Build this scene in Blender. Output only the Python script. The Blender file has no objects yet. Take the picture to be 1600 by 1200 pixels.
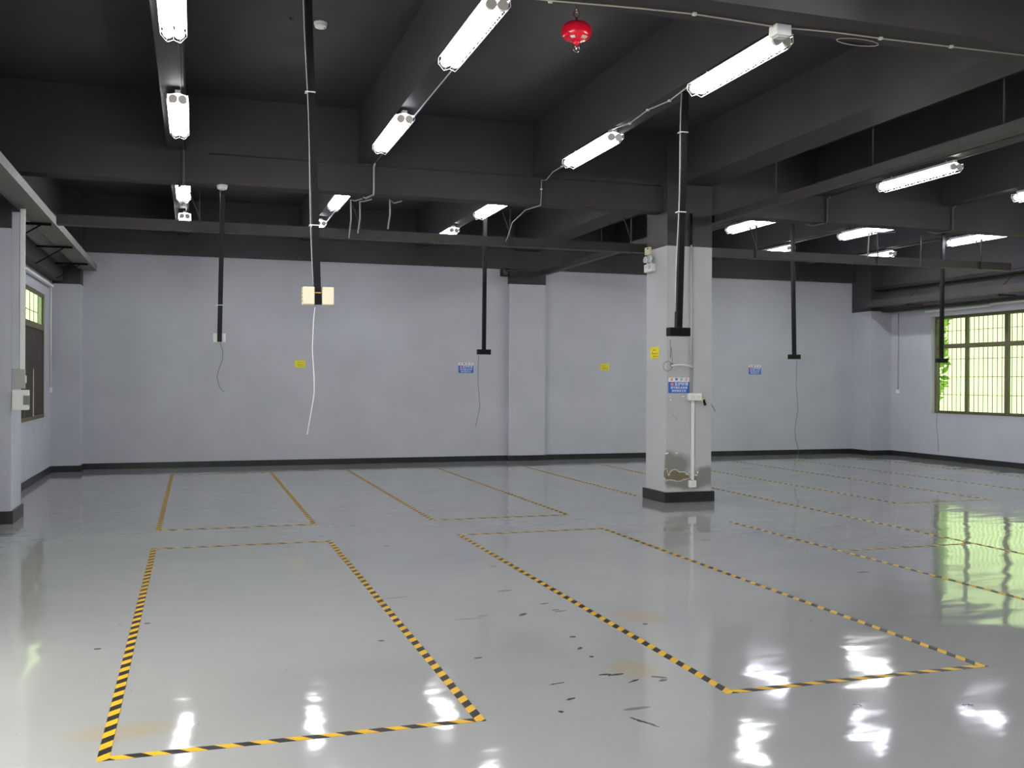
import bpy, math, random
from mathutils import Matrix, Vector
random.seed(7)
SC = bpy.context.scene
COL = SC.collection
# ------------------------------------------------------------------ camera, world, exposure
CAM_H, FOC = 1.55, 1540.0
YAW, PITCH, ROLL = (math.radians(a) for a in (17.85, -0.12, 0.25))
_f = Vector((math.sin(YAW) * math.cos(PITCH), math.cos(YAW) * math.cos(PITCH), math.sin(PITCH)))
_r = Vector((math.cos(YAW), -math.sin(YAW), 0))
_u = _r.cross(_f)
CR = _r * math.cos(ROLL) + _u * math.sin(ROLL)
CU = -_r * math.sin(ROLL) + _u * math.cos(ROLL)
CF = _f
cd = bpy.data.cameras.new('camera')
cd.sensor_width = 36.0
cd.lens = 36.0 * FOC / 1600.0
cd.clip_start, cd.clip_end = 0.05, 400
cam = bpy.data.objects.new('camera', cd)
COL.objects.link(cam)
m = Matrix.Identity(4)
for i in range(3):
    m[i][0], m[i][1], m[i][2] = CR[i], CU[i], -CF[i]
m[2][3] = CAM_H
cam.matrix_world = m
SC.camera = cam

SKY = 8.0            # brightness of the overcast daylight outside
LAMP = 50.0          # radiance of the fluorescent tubes
SC.view_settings.view_transform = 'Standard'
SC.view_settings.look = 'None'
SC.view_settings.exposure = 0.16
SC.view_settings.gamma = 1.0
SC.view_settings.use_curve_mapping = False
try:
    SC.cycles.use_denoising = True
    SC.cycles.sample_clamp_indirect = 6.0
    SC.cycles.max_bounces = 8
    SC.cycles.diffuse_bounces = 5
except Exception:
    pass
W = bpy.data.worlds.new('overcast_daylight')
SC.world = W
W.use_nodes = True
bg = W.node_tree.nodes['Background']
bg.inputs[0].default_value = (1.0, 0.985, 0.89, 1)
bg.inputs[1].default_value = SKY


def at(px, py, axis, val):
    """the point of the room seen at photo position (px, py) on the plane axis = val"""
    d = CR * ((px - 800) / FOC) - CU * ((py - 600) / FOC) + CF
    c = Vector((0, 0, CAM_H))
    return c + d * ((val - c[axis]) / d[axis])


# ------------------------------------------------------------------ materials
MATS = {}


def mat(name, color, rough=0.6, metal=0.0, spec=0.4, noise=0.0, nscale=8.0, bump=0.0, emit=None, estr=0.0):
    if name in MATS:
        return MATS[name]
    M = bpy.data.materials.new(name)
    M.use_nodes = True
    nt = M.node_tree
    b = nt.nodes['Principled BSDF']
    b.inputs['Base Color'].default_value = (*color, 1)
    b.inputs['Roughness'].default_value = rough
    b.inputs['Metallic'].default_value = metal
    b.inputs['Specular IOR Level'].default_value = spec
    if noise or bump:
        tc = nt.nodes.new('ShaderNodeTexCoord')
        n = nt.nodes.new('ShaderNodeTexNoise')
        n.inputs['Scale'].default_value = nscale
        n.inputs['Detail'].default_value = 5
        nt.links.new(tc.outputs['Object'], n.inputs['Vector'])
        if noise:
            r = nt.nodes.new('ShaderNodeMapRange')
            r.inputs['From Min'].default_value, r.inputs['From Max'].default_value = 0.3, 0.7
            r.inputs['To Min'].default_value, r.inputs['To Max'].default_value = 1 - noise, 1 + noise
            nt.links.new(n.outputs['Fac'], r.inputs['Value'])
            v = nt.nodes.new('ShaderNodeVectorMath')
            v.operation = 'SCALE'
            v.inputs[0].default_value = color
            nt.links.new(r.outputs[0], v.inputs['Scale'])
            nt.links.new(v.outputs[0], b.inputs['Base Color'])
        if bump:
            bp = nt.nodes.new('ShaderNodeBump')
            bp.inputs['Strength'].default_value = bump
            bp.inputs['Distance'].default_value = 0.01
            nt.links.new(n.outputs['Fac'], bp.inputs['Height'])
            nt.links.new(bp.outputs[0], b.inputs['Normal'])
    if emit:
        b.inputs['Emission Color'].default_value = (*emit, 1)
        b.inputs['Emission Strength'].default_value = estr
    MATS[name] = M
    return M


GREY = mat('grey_wall_paint', (0.455, 0.460, 0.505), 0.62, noise=0.05, nscale=1.3, bump=0.05)
BLACK = mat('black_ceiling_paint', (0.038, 0.033, 0.036), 0.62, noise=0.12, nscale=2.0, bump=0.05)
BASE = mat('black_skirting_paint', (0.018, 0.018, 0.020), 0.35, noise=0.3, nscale=6)
POLE = mat('black_pole_paint', (0.006, 0.006, 0.007), 0.45, spec=0.2)
STEEL = mat('dark_tray_paint', (0.036, 0.032, 0.032), 0.5, noise=0.15, nscale=5)
GALV = mat('dull_tray_metal', (0.15, 0.142, 0.135), 0.5, noise=0.15, nscale=5)
WHITE = mat('white_plastic', (0.75, 0.75, 0.73), 0.4)
BEIGE = mat('beige_plastic', (0.78, 0.70, 0.52), 0.45)
CABLE = mat('grey_cable', (0.42, 0.42, 0.42), 0.5)
DCABLE = mat('dark_cable', (0.10, 0.10, 0.10), 0.5)
CAPS = mat('grey_end_cap', (0.78, 0.74, 0.70), 0.5)
HOUS = mat('lamp_housing_white', (0.7, 0.7, 0.7), 0.4)
WIRE = mat('white_wire', (0.75, 0.75, 0.75), 0.4)
RED = mat('red_gloss_paint', (0.78, 0.008, 0.028), 0.22, spec=0.6)
CHROME = mat('bright_steel', (0.7, 0.7, 0.7), 0.2, 1.0)
FRAME = mat('bronze_window_frame', (0.11, 0.10, 0.055), 0.45, noise=0.25, nscale=30)
BARS = mat('window_bar_steel', (0.16, 0.16, 0.14), 0.5)
BROWN = mat('dark_brown_board', (0.035, 0.026, 0.020), 0.6, noise=0.25, nscale=6)
BLUE = mat('sign_blue', (0.035, 0.13, 0.52), 0.4)
SWHITE = mat('sign_white', (0.78, 0.78, 0.78), 0.4)
YEL = mat('sign_yellow', (0.80, 0.68, 0.02), 0.4)
OLIVE = mat('sign_olive_print', (0.22, 0.19, 0.01), 0.5)
INK = mat('sign_ink', (0.03, 0.03, 0.03), 0.5)
ORANGE = mat('sign_orange', (0.8, 0.28, 0.06), 0.5)
GREENP = mat('sign_green', (0.06, 0.4, 0.2), 0.5)
REDP = mat('sign_red', (0.7, 0.05, 0.06), 0.5)
SCREEN = mat('grey_screen', (0.10, 0.13, 0.12), 0.2)
LEAF = mat('leaf_green', (0.42, 0.62, 0.12), 0.5, noise=0.15, nscale=3)
BARK = mat('bark', (0.12, 0.08, 0.05), 0.8)


def N(nt, kind, **kw):
    n = nt.nodes.new(kind)
    for k, v in kw.items():
        setattr(n, k, v)
    return n


def lamp_mat(name, color):
    return mat(name, (0.8, 0.8, 0.8), 0.4, emit=color, estr=LAMP)


TUBE_N = lamp_mat('lit_tube_neutral', (0.99, 1.0, 0.99))
TUBE_B = lamp_mat('lit_tube_cool', (0.86, 0.86, 1.0))


def glass_mat(name, tint):
    M = bpy.data.materials.new(name)
    M.use_nodes = True
    nt = M.node_tree
    nt.nodes.clear()
    o = N(nt, 'ShaderNodeOutputMaterial')
    t = N(nt, 'ShaderNodeBsdfTransparent')
    t.inputs[0].default_value = (*tint, 1)
    g = N(nt, 'ShaderNodeBsdfGlossy')
    g.inputs['Roughness'].default_value = 0.05
    x = N(nt, 'ShaderNodeMixShader')
    x.inputs[0].default_value = 0.05
    nt.links.new(t.outputs[0], x.inputs[1])
    nt.links.new(g.outputs[0], x.inputs[2])
    nt.links.new(x.outputs[0], o.inputs[0])
    return M


GLASS = glass_mat('green_tinted_glass', (0.417, 0.493, 0.341))


def mask_marks(nt, vec, marks, soft=0.0):
    """max over ellipses (cx, cy, cz, rx, ry, rz, rot z) of the warped coordinate vec"""
    last = None
    for (cx, cy, cz, rx, ry, rz, a) in marks:
        mp = N(nt, 'ShaderNodeMapping', vector_type='TEXTURE')
        mp.inputs['Location'].default_value = (cx, cy, cz)
        mp.inputs['Rotation'].default_value = (0, 0, a)
        mp.inputs['Scale'].default_value = (rx, ry, rz)
        nt.links.new(vec, mp.inputs['Vector'])
        ln = N(nt, 'ShaderNodeVectorMath', operation='LENGTH')
        nt.links.new(mp.outputs[0], ln.inputs[0])
        r = N(nt, 'ShaderNodeMapRange')
        r.inputs['From Min'].default_value = 1.0 + soft
        r.inputs['From Max'].default_value = 0.97 - soft
        nt.links.new(ln.outputs['Value'], r.inputs['Value'])
        if last is None:
            last = r.outputs[0]
        else:
            mx = N(nt, 'ShaderNodeMath', operation='MAXIMUM')
            nt.links.new(last, mx.inputs[0])
            nt.links.new(r.outputs[0], mx.inputs[1])
            last = mx.outputs[0]
    return last


def mixc(nt, fac, a, b, amount=1.0):
    x = N(nt, 'ShaderNodeMix', data_type='RGBA')
    if amount != 1.0:
        s = N(nt, 'ShaderNodeMath', operation='MULTIPLY')
        s.inputs[1].default_value = amount
        nt.links.new(fac, s.inputs[0])
        fac = s.outputs[0]
    nt.links.new(fac, x.inputs[0])
    for k, v in ((6, a), (7, b)):
        if isinstance(v, tuple):
            x.inputs[k].default_value = (*v, 1)
        else:
            nt.links.new(v, x.inputs[k])
    return x.outputs[2]


def warped(nt, scale, amount):
    tc = N(nt, 'ShaderNodeTexCoord')
    n = N(nt, 'ShaderNodeTexNoise')
    n.inputs['Scale'].default_value = scale
    n.inputs['Detail'].default_value = 4
    nt.links.new(tc.outputs['Object'], n.inputs['Vector'])
    s = N(nt, 'ShaderNodeVectorMath', operation='SUBTRACT')
    s.inputs[1].default_value = (0.5, 0.5, 0.5)
    nt.links.new(n.outputs['Color'], s.inputs[0])
    k = N(nt, 'ShaderNodeVectorMath', operation='SCALE')
    k.inputs['Scale'].default_value = amount
    nt.links.new(s.outputs[0], k.inputs[0])
    a = N(nt, 'ShaderNodeVectorMath', operation='ADD')
    nt.links.new(tc.outputs['Object'], a.inputs[0])
    nt.links.new(k.outputs[0], a.inputs[1])
    return tc.outputs['Object'], a.outputs[0]


def floor_material():
    M = bpy.data.materials.new('grey_epoxy_floor')
    M.use_nodes = True
    nt = M.node_tree
    b = nt.nodes['Principled BSDF']
    raw, wv = warped(nt, 9.0, 0.10)
    big = N(nt, 'ShaderNodeTexNoise')
    big.inputs['Scale'].default_value = 0.45
    big.inputs['Detail'].default_value = 6
    nt.links.new(raw, big.inputs['Vector'])
    rr = N(nt, 'ShaderNodeMapRange')
    rr.inputs['From Min'].default_value, rr.inputs['From Max'].default_value = 0.35, 0.68
    nt.links.new(big.outputs['Fac'], rr.inputs['Value'])
    c = mixc(nt, rr.outputs[0], (0.258, 0.263, 0.266), (0.288, 0.291, 0.288))
    # brown stains
    brown = mask_marks(nt, wv, [(2.27, 4.87, 0, .13, .16, 1, 0), (2.82, 5.97, 0, .16, .22, 1, 0), (-0.30, 4.66, 0, .20, .10, 1, 0.1)], 0.35)
    c = mixc(nt, brown, c, (0.30, 0.235, 0.12), 0.45)
    # scuffs and black chips
    ms = []
    for px, py, lx, ly, a in [(945, 1054, .035, .012, 0), (962, 1054, .05, .013, .1), (1030, 1058, .045, .014, -.6), (1036, 1063, .03, .016, .3),
                              (990, 1064, .045, .008, .5), (1008, 975, .018, .015, 0), (817, 960, .05, .02, .8), (876, 955, .05, .010, .2), (868, 953, .03, .01, .1),
                              (851, 943, .04, .01, .3), (895, 995, .02, .02, 0), (906, 1013, .03, .012, .9), (924, 1026, .014, .014, 0),
                              (618, 934, .10, .006, .15), (732, 967, .10, .006, .0), (788, 923, .06, .012, .1), (596, 1001, .02, .012, 0),
                              (747, 1028, .025, .010, 0), (892, 1092, .03, .012, .4), (870, 1068, .05, .006, .2), (1006, 1128, .01, .09, .45),
                              (604, 853, .025, .02, 0), (770, 885, .03, .015, 0), (1340, 1102, .02, .02, 0), (1512, 1102, .03, .02, 0), (130, 830, .14, .012, .4),
                              (152, 1014, .02, .02, 0), (230, 974, .02, .02, 0), (877, 1112, .014, .014, 0), (755, 962, .04, .008, -.1), (1348, 894, .06, .02, 0)]:
        p = at(px, py, 2, 0)
        ms.append((p.x, p.y, 0, lx, ly, 1, a))
    raw2, wv2 = warped(nt, 40.0, 0.02)
    dark = mask_marks(nt, wv2, ms)
    c = mixc(nt, dark, c, (0.03, 0.035, 0.035), 0.9)
    p = at(995, 1107, 2, 0)
    bar = mask_marks(nt, wv2, [(p.x, p.y, 0, .075, .018, 1, 0.05)])
    c = mixc(nt, bar, c, (0.12, 0.115, 0.10), 0.8)
    # fine dirt specks
    sp = N(nt, 'ShaderNodeTexNoise')
    sp.inputs['Scale'].default_value = 28.0
    sp.inputs['Detail'].default_value = 2
    nt.links.new(raw, sp.inputs['Vector'])
    sr = N(nt, 'ShaderNodeMapRange')
    sr.inputs['From Min'].default_value, sr.inputs['From Max'].default_value = 0.755, 0.79
    nt.links.new(sp.outputs['Fac'], sr.inputs['Value'])
    c = mixc(nt, sr.outputs[0], c, (0.08, 0.08, 0.075), 0.8)
    nt.links.new(c, b.inputs['Base Color'])
    rg = N(nt, 'ShaderNodeMapRange')
    rg.inputs['From Min'].default_value, rg.inputs['From Max'].default_value = 0.3, 0.7
    rg.inputs['To Min'].default_value, rg.inputs['To Max'].default_value = 0.055, 0.095
    nt.links.new(big.outputs['Fac'], rg.inputs['Value'])
    nt.links.new(rg.outputs[0], b.inputs['Roughness'])
    b.inputs['Specular IOR Level'].default_value = 0.5
    # gentle trowel waves in the resin: the normal leans a little, mostly sideways
    def wave(scale, detail, amp):
        mp = N(nt, 'ShaderNodeMapping')
        mp.inputs['Scale'].default_value = scale
        nt.links.new(raw, mp.inputs['Vector'])
        w = N(nt, 'ShaderNodeTexNoise')
        w.inputs['Scale'].default_value = 1.0
        w.inputs['Detail'].default_value = detail
        w.inputs['Roughness'].default_value = 0.55
        nt.links.new(mp.outputs[0], w.inputs['Vector'])
        q = N(nt, 'ShaderNodeMath', operation='MULTIPLY_ADD')
        q.inputs[1].default_value = amp
        q.inputs[2].default_value = -amp * 0.5
        nt.links.new(w.outputs['Fac'], q.inputs[0])
        return q.outputs[0]
    nx = wave((0.8, 2.4, 1), 3, 0.085)
    ny0 = wave((2.0, 5.0, 1), 2, 0.028)
    ny1 = wave((3.5, 13.0, 1), 1, 0.024)
    sm = N(nt, 'ShaderNodeMath', operation='ADD')
    nt.links.new(ny0, sm.inputs[0])
    nt.links.new(ny1, sm.inputs[1])
    ny = sm.outputs[0]
    cb = N(nt, 'ShaderNodeCombineXYZ')
    cb.inputs[2].default_value = 1.0
    nt.links.new(nx, cb.inputs[0])
    nt.links.new(ny, cb.inputs[1])
    nm = N(nt, 'ShaderNodeVectorMath', operation='NORMALIZE')
    nt.links.new(cb.outputs[0], nm.inputs[0])
    nt.links.new(nm.outputs[0], b.inputs['Normal'])
    return M


def pillar_material():
    """grey paint of the pillar, with the damp patch and the peeled plaster low on its front"""
    M = bpy.data.materials.new('pillar_grey_paint_worn')
    M.use_nodes = True
    nt = M.node_tree
    b = nt.nodes['Principled BSDF']
    raw, wv = warped(nt, 7.0, 0.10)
    n = N(nt, 'ShaderNodeTexNoise')
    n.inputs['Scale'].default_value = 3
    nt.links.new(raw, n.inputs['Vector'])
    c = mixc(nt, n.outputs['Fac'], (0.41, 0.41, 0.42), (0.46, 0.46, 0.475))
    y = 11.5
    damp = mask_marks(nt, wv, [(5.92, y, .48, .23, .06, .16, 0), (5.86, y, .50, .16, .06, .16, 0), (6.42, y, .34, .20, .06, .12, 0), (6.12, y, .26, .42, .06, .09, 0)], 0.22)
    c = mixc(nt, damp, c, (0.10, 0.095, 0.075), 0.72)
    raw2, wv2 = warped(nt, 17.0, 0.05)
    PEEL = [(5.925, .352, .075, .066), (5.985, .338, .11, .056), (6.05, .328, .09, .034), (5.86, .322, .08, .028), (5.795, .365, .025, .07)]
    rim = mask_marks(nt, wv2, [(c_[0], y, c_[1], c_[2] + .012, .07, c_[3] + .012, 0) for c_ in PEEL], 0.0)
    c = mixc(nt, rim, c, (0.50, 0.50, 0.42), 0.95)
    peel = mask_marks(nt, wv2, [(c_[0], y, c_[1], c_[2], .07, c_[3], 0) for c_ in PEEL], 0.02)
    c2 = mixc(nt, n.outputs['Fac'], (0.11, 0.085, 0.05), (0.20, 0.15, 0.09))
    c = mixc(nt, peel, c, c2, 1.0)
    chips = mask_marks(nt, wv2, [(5.815, y, .63, .02, .1, .012, 0), (5.95, y, .635, .022, .1, .006, 0), (5.865, y, 1.325, .014, .1, .014, 0), (5.86, y, 1.37, .018, .1, .006, 0),
                                 (6.04, y, 1.37, .022, .1, .008, 0), (6.255, y, .38, .010, .1, .016, 0), (6.23, y, .34, .03, .1, .008, 0)])
    c = mixc(nt, chips, c, (0.75, 0.75, 0.70), 0.9)
    nt.links.new(c, b.inputs['Base Color'])
    b.inputs['Roughness'].default_value = 0.6
    return M


def tape_material(name, ang):
    M = bpy.data.materials.new(name)
    M.use_nodes = True
    nt = M.node_tree
    b = nt.nodes['Principled BSDF']
    tc = N(nt, 'ShaderNodeTexCoord')
    sx = N(nt, 'ShaderNodeSeparateXYZ')
    nt.links.new(tc.outputs['Object'], sx.inputs[0])
    k = N(nt, 'ShaderNodeMath', operation='MULTIPLY_ADD')
    k.inputs[1].default_value = ang
    nt.links.new(sx.outputs['Y'], k.inputs[0])
    nt.links.new(sx.outputs['X'], k.inputs[2])
    d = N(nt, 'ShaderNodeMath', operation='DIVIDE')
    d.inputs[1].default_value = 0.145
    nt.links.new(k.outputs[0], d.inputs[0])
    fr = N(nt, 'ShaderNodeMath', operation='FRACT')
    nt.links.new(d.outputs[0], fr.inputs[0])
    g = N(nt, 'ShaderNodeMath', operation='GREATER_THAN')
    g.inputs[1].default_value = 0.5
    nt.links.new(fr.outputs[0], g.inputs[0])
    c = mixc(nt, g.outputs[0], (0.50, 0.29, 0.006), (0.006, 0.005, 0.0045))
    nt.links.new(c, b.inputs['Base Color'])
    b.inputs['Roughness'].default_value = 0.4
    b.inputs['Specular IOR Level'].default_value = 0.22
    return M


TAPE = tape_material('hazard_tape_stripes', 1.0)
TAPEX = tape_material('hazard_tape_stripes_crosswise', 1.0)
FLOOR = floor_material()
PILLAR = pillar_material()


# ------------------------------------------------------------------ mesh helpers
class MB:
    def __init__(self):
        self.v, self.f, self.mi, self.sm = [], [], [], []

    def face(self, idx, mi=0, sm=False):
        self.f.append(idx)
        self.mi.append(mi)
        self.sm.append(sm)

    def box(self, x0, x1, y0, y1, z0, z1, mi=0):
        n = len(self.v)
        for z in (z0, z1):
            self.v += [(x0, y0, z), (x1, y0, z), (x1, y1, z), (x0, y1, z)]
        for q in ((0, 3, 2, 1), (4, 5, 6, 7), (0, 1, 5, 4), (1, 2, 6, 5), (2, 3, 7, 6), (3, 0, 4, 7)):
            self.face([n + i for i in q], mi)
        return self

    def bar(self, p, q, w, h=None, mi=0, up=(0, 0, 1)):
        """square bar from p to q"""
        h = h or w
        p, q = Vector(p), Vector(q)
        d = (q - p).normalized()
        a = d.cross(Vector(up))
        if a.length < 1e-3:
            a = d.cross(Vector((0, 1, 0)))
        a.normalize()
        b = a.cross(d).normalized()
        n = len(self.v)
        for e in (p, q):
            for s, t in ((-1, -1), (1, -1), (1, 1), (-1, 1)):
                self.v.append(tuple(e + a * (s * w / 2) + b * (t * h / 2)))
        for f in ((0, 3, 2, 1), (4, 5, 6, 7), (0, 1, 5, 4), (1, 2, 6, 5), (2, 3, 7, 6), (3, 0, 4, 7)):
            self.face([n + i for i in f], mi)
        return self

    def tube(self, pts, r, k=8, mi=0, closed=False, cap=True):
        pts = [Vector(p) for p in pts]
        L = len(pts)
        rings = []
        prev = None
        for i, p in enumerate(pts):
            a = pts[i - 1] if (i or closed) else p
            b = pts[(i + 1) % L] if (i < L - 1 or closed) else p
            d = (b - a).normalized()
            if prev is None:
                s = d.cross(Vector((0, 0, 1)))
                if s.length < 1e-2:
                    s = d.cross(Vector((0, 1, 0)))
            else:
                s = prev - d * prev.dot(d)
            s.normalize()
            prev = s
            t = d.cross(s)
            n = len(self.v)
            rr = r[i] if isinstance(r, (list, tuple)) else r
            for j in range(k):
                an = 2 * math.pi * j / k
                self.v.append(tuple(p + s * (rr * math.cos(an)) + t * (rr * math.sin(an))))
            rings.append(n)
        for i in range(L if closed else L - 1):
            a, b = rings[i], rings[(i + 1) % L]
            for j in range(k):
                self.face([a + j, a + (j + 1) % k, b + (j + 1) % k, b + j], mi, k > 4)
        if cap and not closed:
            self.face([rings[0] + j for j in range(k)][::-1], mi)
            self.face([rings[-1] + j for j in range(k)], mi)
        return self

    def lathe(self, prof, c=(0, 0, 0), k=28, mi=0):
        c = Vector(c)
        rings = []
        for (r, z) in prof:
            n = len(self.v)
            for j in range(k):
                an = 2 * math.pi * j / k
                self.v.append((c.x + r * math.cos(an), c.y + r * math.sin(an), c.z + z))
            rings.append(n)
        for a, b in zip(rings, rings[1:]):
            for j in range(k):
                self.face([a + j, a + (j + 1) % k, b + (j + 1) % k, b + j], mi, True)
        self.face([rings[0] + j for j in range(k)][::-1], mi)
        self.face([rings[-1] + j for j in range(k)], mi)
        return self

    def disc(self, c, axis, r, th, k=20, mi=0, sx=1.0, sy=1.0, up=(0, 0, 1)):
        c, ax = Vector(c), Vector(axis).normalized()
        s = ax.cross(Vector(up)).normalized()
        t = s.cross(ax)
        n = len(self.v)
        for o in (-th / 2, th / 2):
            for j in range(k):
                an = 2 * math.pi * j / k
                self.v.append(tuple(c + ax * o + s * (r * sx * math.cos(an)) + t * (r * sy * math.sin(an))))
        self.face([n + j for j in range(k)][::-1], mi)
        self.face([n + k + j for j in range(k)], mi)
        for j in range(k):
            self.face([n + j, n + (j + 1) % k, n + k + (j + 1) % k, n + k + j], mi, True)
        return self

    def mesh(self, name, mats):
        me = bpy.data.meshes.new(name)
        me.from_pydata([tuple(v) for v in self.v], [], self.f)
        for mm in (mats if isinstance(mats, (list, tuple)) else [mats]):
            me.materials.append(mm)
        me.polygons.foreach_set('material_index', self.mi)
        me.polygons.foreach_set('use_smooth', self.sm)
        me.update()
        return me

    def build(self, name, mats, parent=None, loc=None, bevel=0.0):
        o = bpy.data.objects.new(name, self.mesh(name, mats))
        COL.objects.link(o)
        if parent:
            o.parent = parent
        if loc:
            o.location = loc
        if bevel:
            md = o.modifiers.new('bevel', 'BEVEL')
            md.width, md.segments, md.limit_method = bevel, 2, 'ANGLE'
        return o


def tag(o, label=None, cat=None, group=None, kind=None):
    for k, v in (('label', label), ('category', cat), ('group', group), ('kind', kind)):
        if v:
            o[k] = v
    return o


def thing(name, label, cat, loc=(0, 0, 0), group=None, rz=0.0):
    o = bpy.data.objects.new(name, None)
    o.empty_display_size = 0.1
    COL.objects.link(o)
    o.location = loc
    o.rotation_euler = (0, 0, rz)
    return tag(o, label, cat, group)


def copy_tree(o, parent=None):
    c = o.copy()
    COL.objects.link(c)
    c.parent = parent
    for ch in list(o.children):
        copy_tree(ch, c)
    return c


def struct(name, mb, mats, parent=None, bevel=0.0):
    o = mb.build(name, mats, parent, bevel=bevel)
    if parent is None:
        o['kind'] = 'structure'
    return o


# ------------------------------------------------------------------ room shell
XL, XR, YN, YB, ZC = -2.3, 14.4, -1.4, 18.5, 4.75
ZB, ZY = 3.77, 4.12                  # undersides of the cross beams and of the long beams
struct('floor', MB().box(XL - .25, XR + .25, YN - .2, YB + .2, -0.2, 0), FLOOR)
struct('ceiling', MB().box(XL - .25, XR + .25, YN - .2, YB + .2, ZC, ZC + .15), BLACK)
struct('wall_back', MB().box(XL - .25, XR + .25, YB, YB + .2, 0, ZB + .02).box(XL - .25, XR + .25, YB, YB + .2, ZB + .02, ZC, 1), [GREY, BLACK])
wf = MB().box(XL - .25, XR + .25, YN - .2, YN, 0, ZB).box(XL - .25, XR + .25, YN - .2, YN, ZB, ZC, 1)
struct('wall_front', wf, [GREY, BLACK])


def side_wall(name, x0, x1, zsplit, holes):
    """wall along y with window openings (y0, y1, z0, z1)"""
    w = MB()
    y = YN
    for (a, b, c, d) in sorted(holes):
        w.box(x0, x1, y, a, 0, zsplit)
        w.box(x0, x1, a, b, 0, c)
        w.box(x0, x1, a, b, d, zsplit)
        y = b
    w.box(x0, x1, y, YB, 0, zsplit)
    w.box(x0, x1, YN, YB, zsplit, ZC, 1)
    return struct(name, w, [GREY, BLACK])


WZ0, WZ1, WZT = 0.95, 2.92, 2.36     # sill, head, transom
RWIN = (12.62, 16.64)
LWIN = (13.4, 17.4)
side_wall('wall_right', XR, XR + .22, 3.09, [(*RWIN, WZ0, WZ1), (5.6, 10.6, WZ0, WZ1)])  # second opening, out of view, holds a window added for daylight
side_wall('wall_left', XL - .05, XL, 3.21, [(*LWIN, WZ0, WZ1), (7.0, 10.6, WZ0, WZ1), (1.0, 6.2, 0.0, 3.2)])   # the last two, unseen, let in added daylight: a window, then a doorway

# beams: cross beams (along x) and long beams (along y)
for (a, b) in ((5.10, 5.42), (11.60, 11.85)):
    struct('ceiling_beam', MB().box(XL, XR, a, b, ZB, ZC), BLACK)
struct('ceiling_beam', MB().box(XL, XR, 18.38, YB, ZB, ZC), BLACK)
struct('ceiling_beam', MB().box(XL, XR, YN, YN + .2, ZB, ZC), BLACK)
ROWX = [-0.15, 1.87, 4.01, 8.22, 10.34, 12.56]
BEAMX = [-0.20, 1.93, 4.10, 8.20, 10.32, 12.54]
bays = [(YN + .2, 5.10), (5.42, 11.60), (11.85, 18.38)]
for bx in BEAMX:
    for (a, b) in bays:
        struct('ceiling_beam', MB().box(bx - .10, bx + .10, a, b, ZY, ZC), BLACK)
for (a, b) in bays:
    struct('ceiling_beam', MB().box(5.98, 6.44, a, b, ZY, ZC), BLACK)
struct('ceiling_beam', MB().box(14.15, XR, YN, 17.85, 3.09, ZC), BLACK)
struct('ceiling_beam', MB().box(XL, -2.12, YN, 18.10, 3.21, ZC), BLACK)


def column(x0, x1, y0, y1, zs, grey, top=ZC):
    return struct('column', MB().box(x0, x1, y0, y1, 0, zs).box(x0, x1, y0, y1, zs, top, 1), [grey, BLACK])


column(5.80, 6.45, 11.50, 12.10, 3.32, PILLAR)
column(-2.3, -1.88, 11.75, 12.40, 3.18, GREY)
column(-2.3, -1.84, 18.10, YB, 3.17, GREY)
column(5.86, 6.62, 18.40, YB, 3.47, GREY)
column(13.87, XR, 17.85, YB, 3.11, GREY)
# skirting
bh, bt = 0.105, 0.018
bb = MB()
for a, b in ((-1.84 + bt, 5.86 - bt), (6.62 + bt, 13.87 - bt)):
    bb.box(a, b, YB - bt, YB, 0, bh)
bb.box(-1.84, -1.84 + bt, 18.10, YB, 0, bh).box(-2.3 + bt, -1.84 + bt, 18.10 - bt, 18.10, 0, bh)
bb.box(5.86 - bt, 6.62 + bt, 18.40 - bt, 18.40, 0, bh).box(5.86 - bt, 5.86, 18.40, YB, 0, bh).box(6.62, 6.62 + bt, 18.40, YB, 0, bh)
bb.box(13.87 - bt, 13.87, 17.85, YB, 0, bh).box(13.87 - bt, XR - bt, 17.85 - bt, 17.85, 0, bh)
struct('baseboard_back', bb, BASE)
struct('baseboard_right', MB().box(XR - bt, XR, YN, 17.85 - bt, 0, bh), BASE)
struct('baseboard_left', MB().box(XL, XL + bt, 12.45, 18.10 - bt, 0, bh).box(XL, XL + bt, 6.3, 11.70, 0, bh), BASE)
ph, pt = 0.135, 0.035
struct('baseboard_pillar', MB().box(5.80 - pt, 6.45 + pt, 11.50 - pt, 11.50, 0, ph).box(5.80 - pt, 6.45 + pt, 12.10, 12.10 + pt, 0, ph)
       .box(5.80 - pt, 5.80, 11.50, 12.10, 0, ph).box(6.45, 6.45 + pt, 11.50, 12.10, 0, ph), BASE, bevel=.004)
struct('baseboard_left_pillar', MB().box(XL, -1.88 + .025, 11.75 - .025, 11.75, 0, ph).box(-1.88, -1.88 + .025, 11.75, 12.425, 0, ph).box(XL, -1.88, 12.40, 12.425, 0, ph), BASE)


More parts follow.
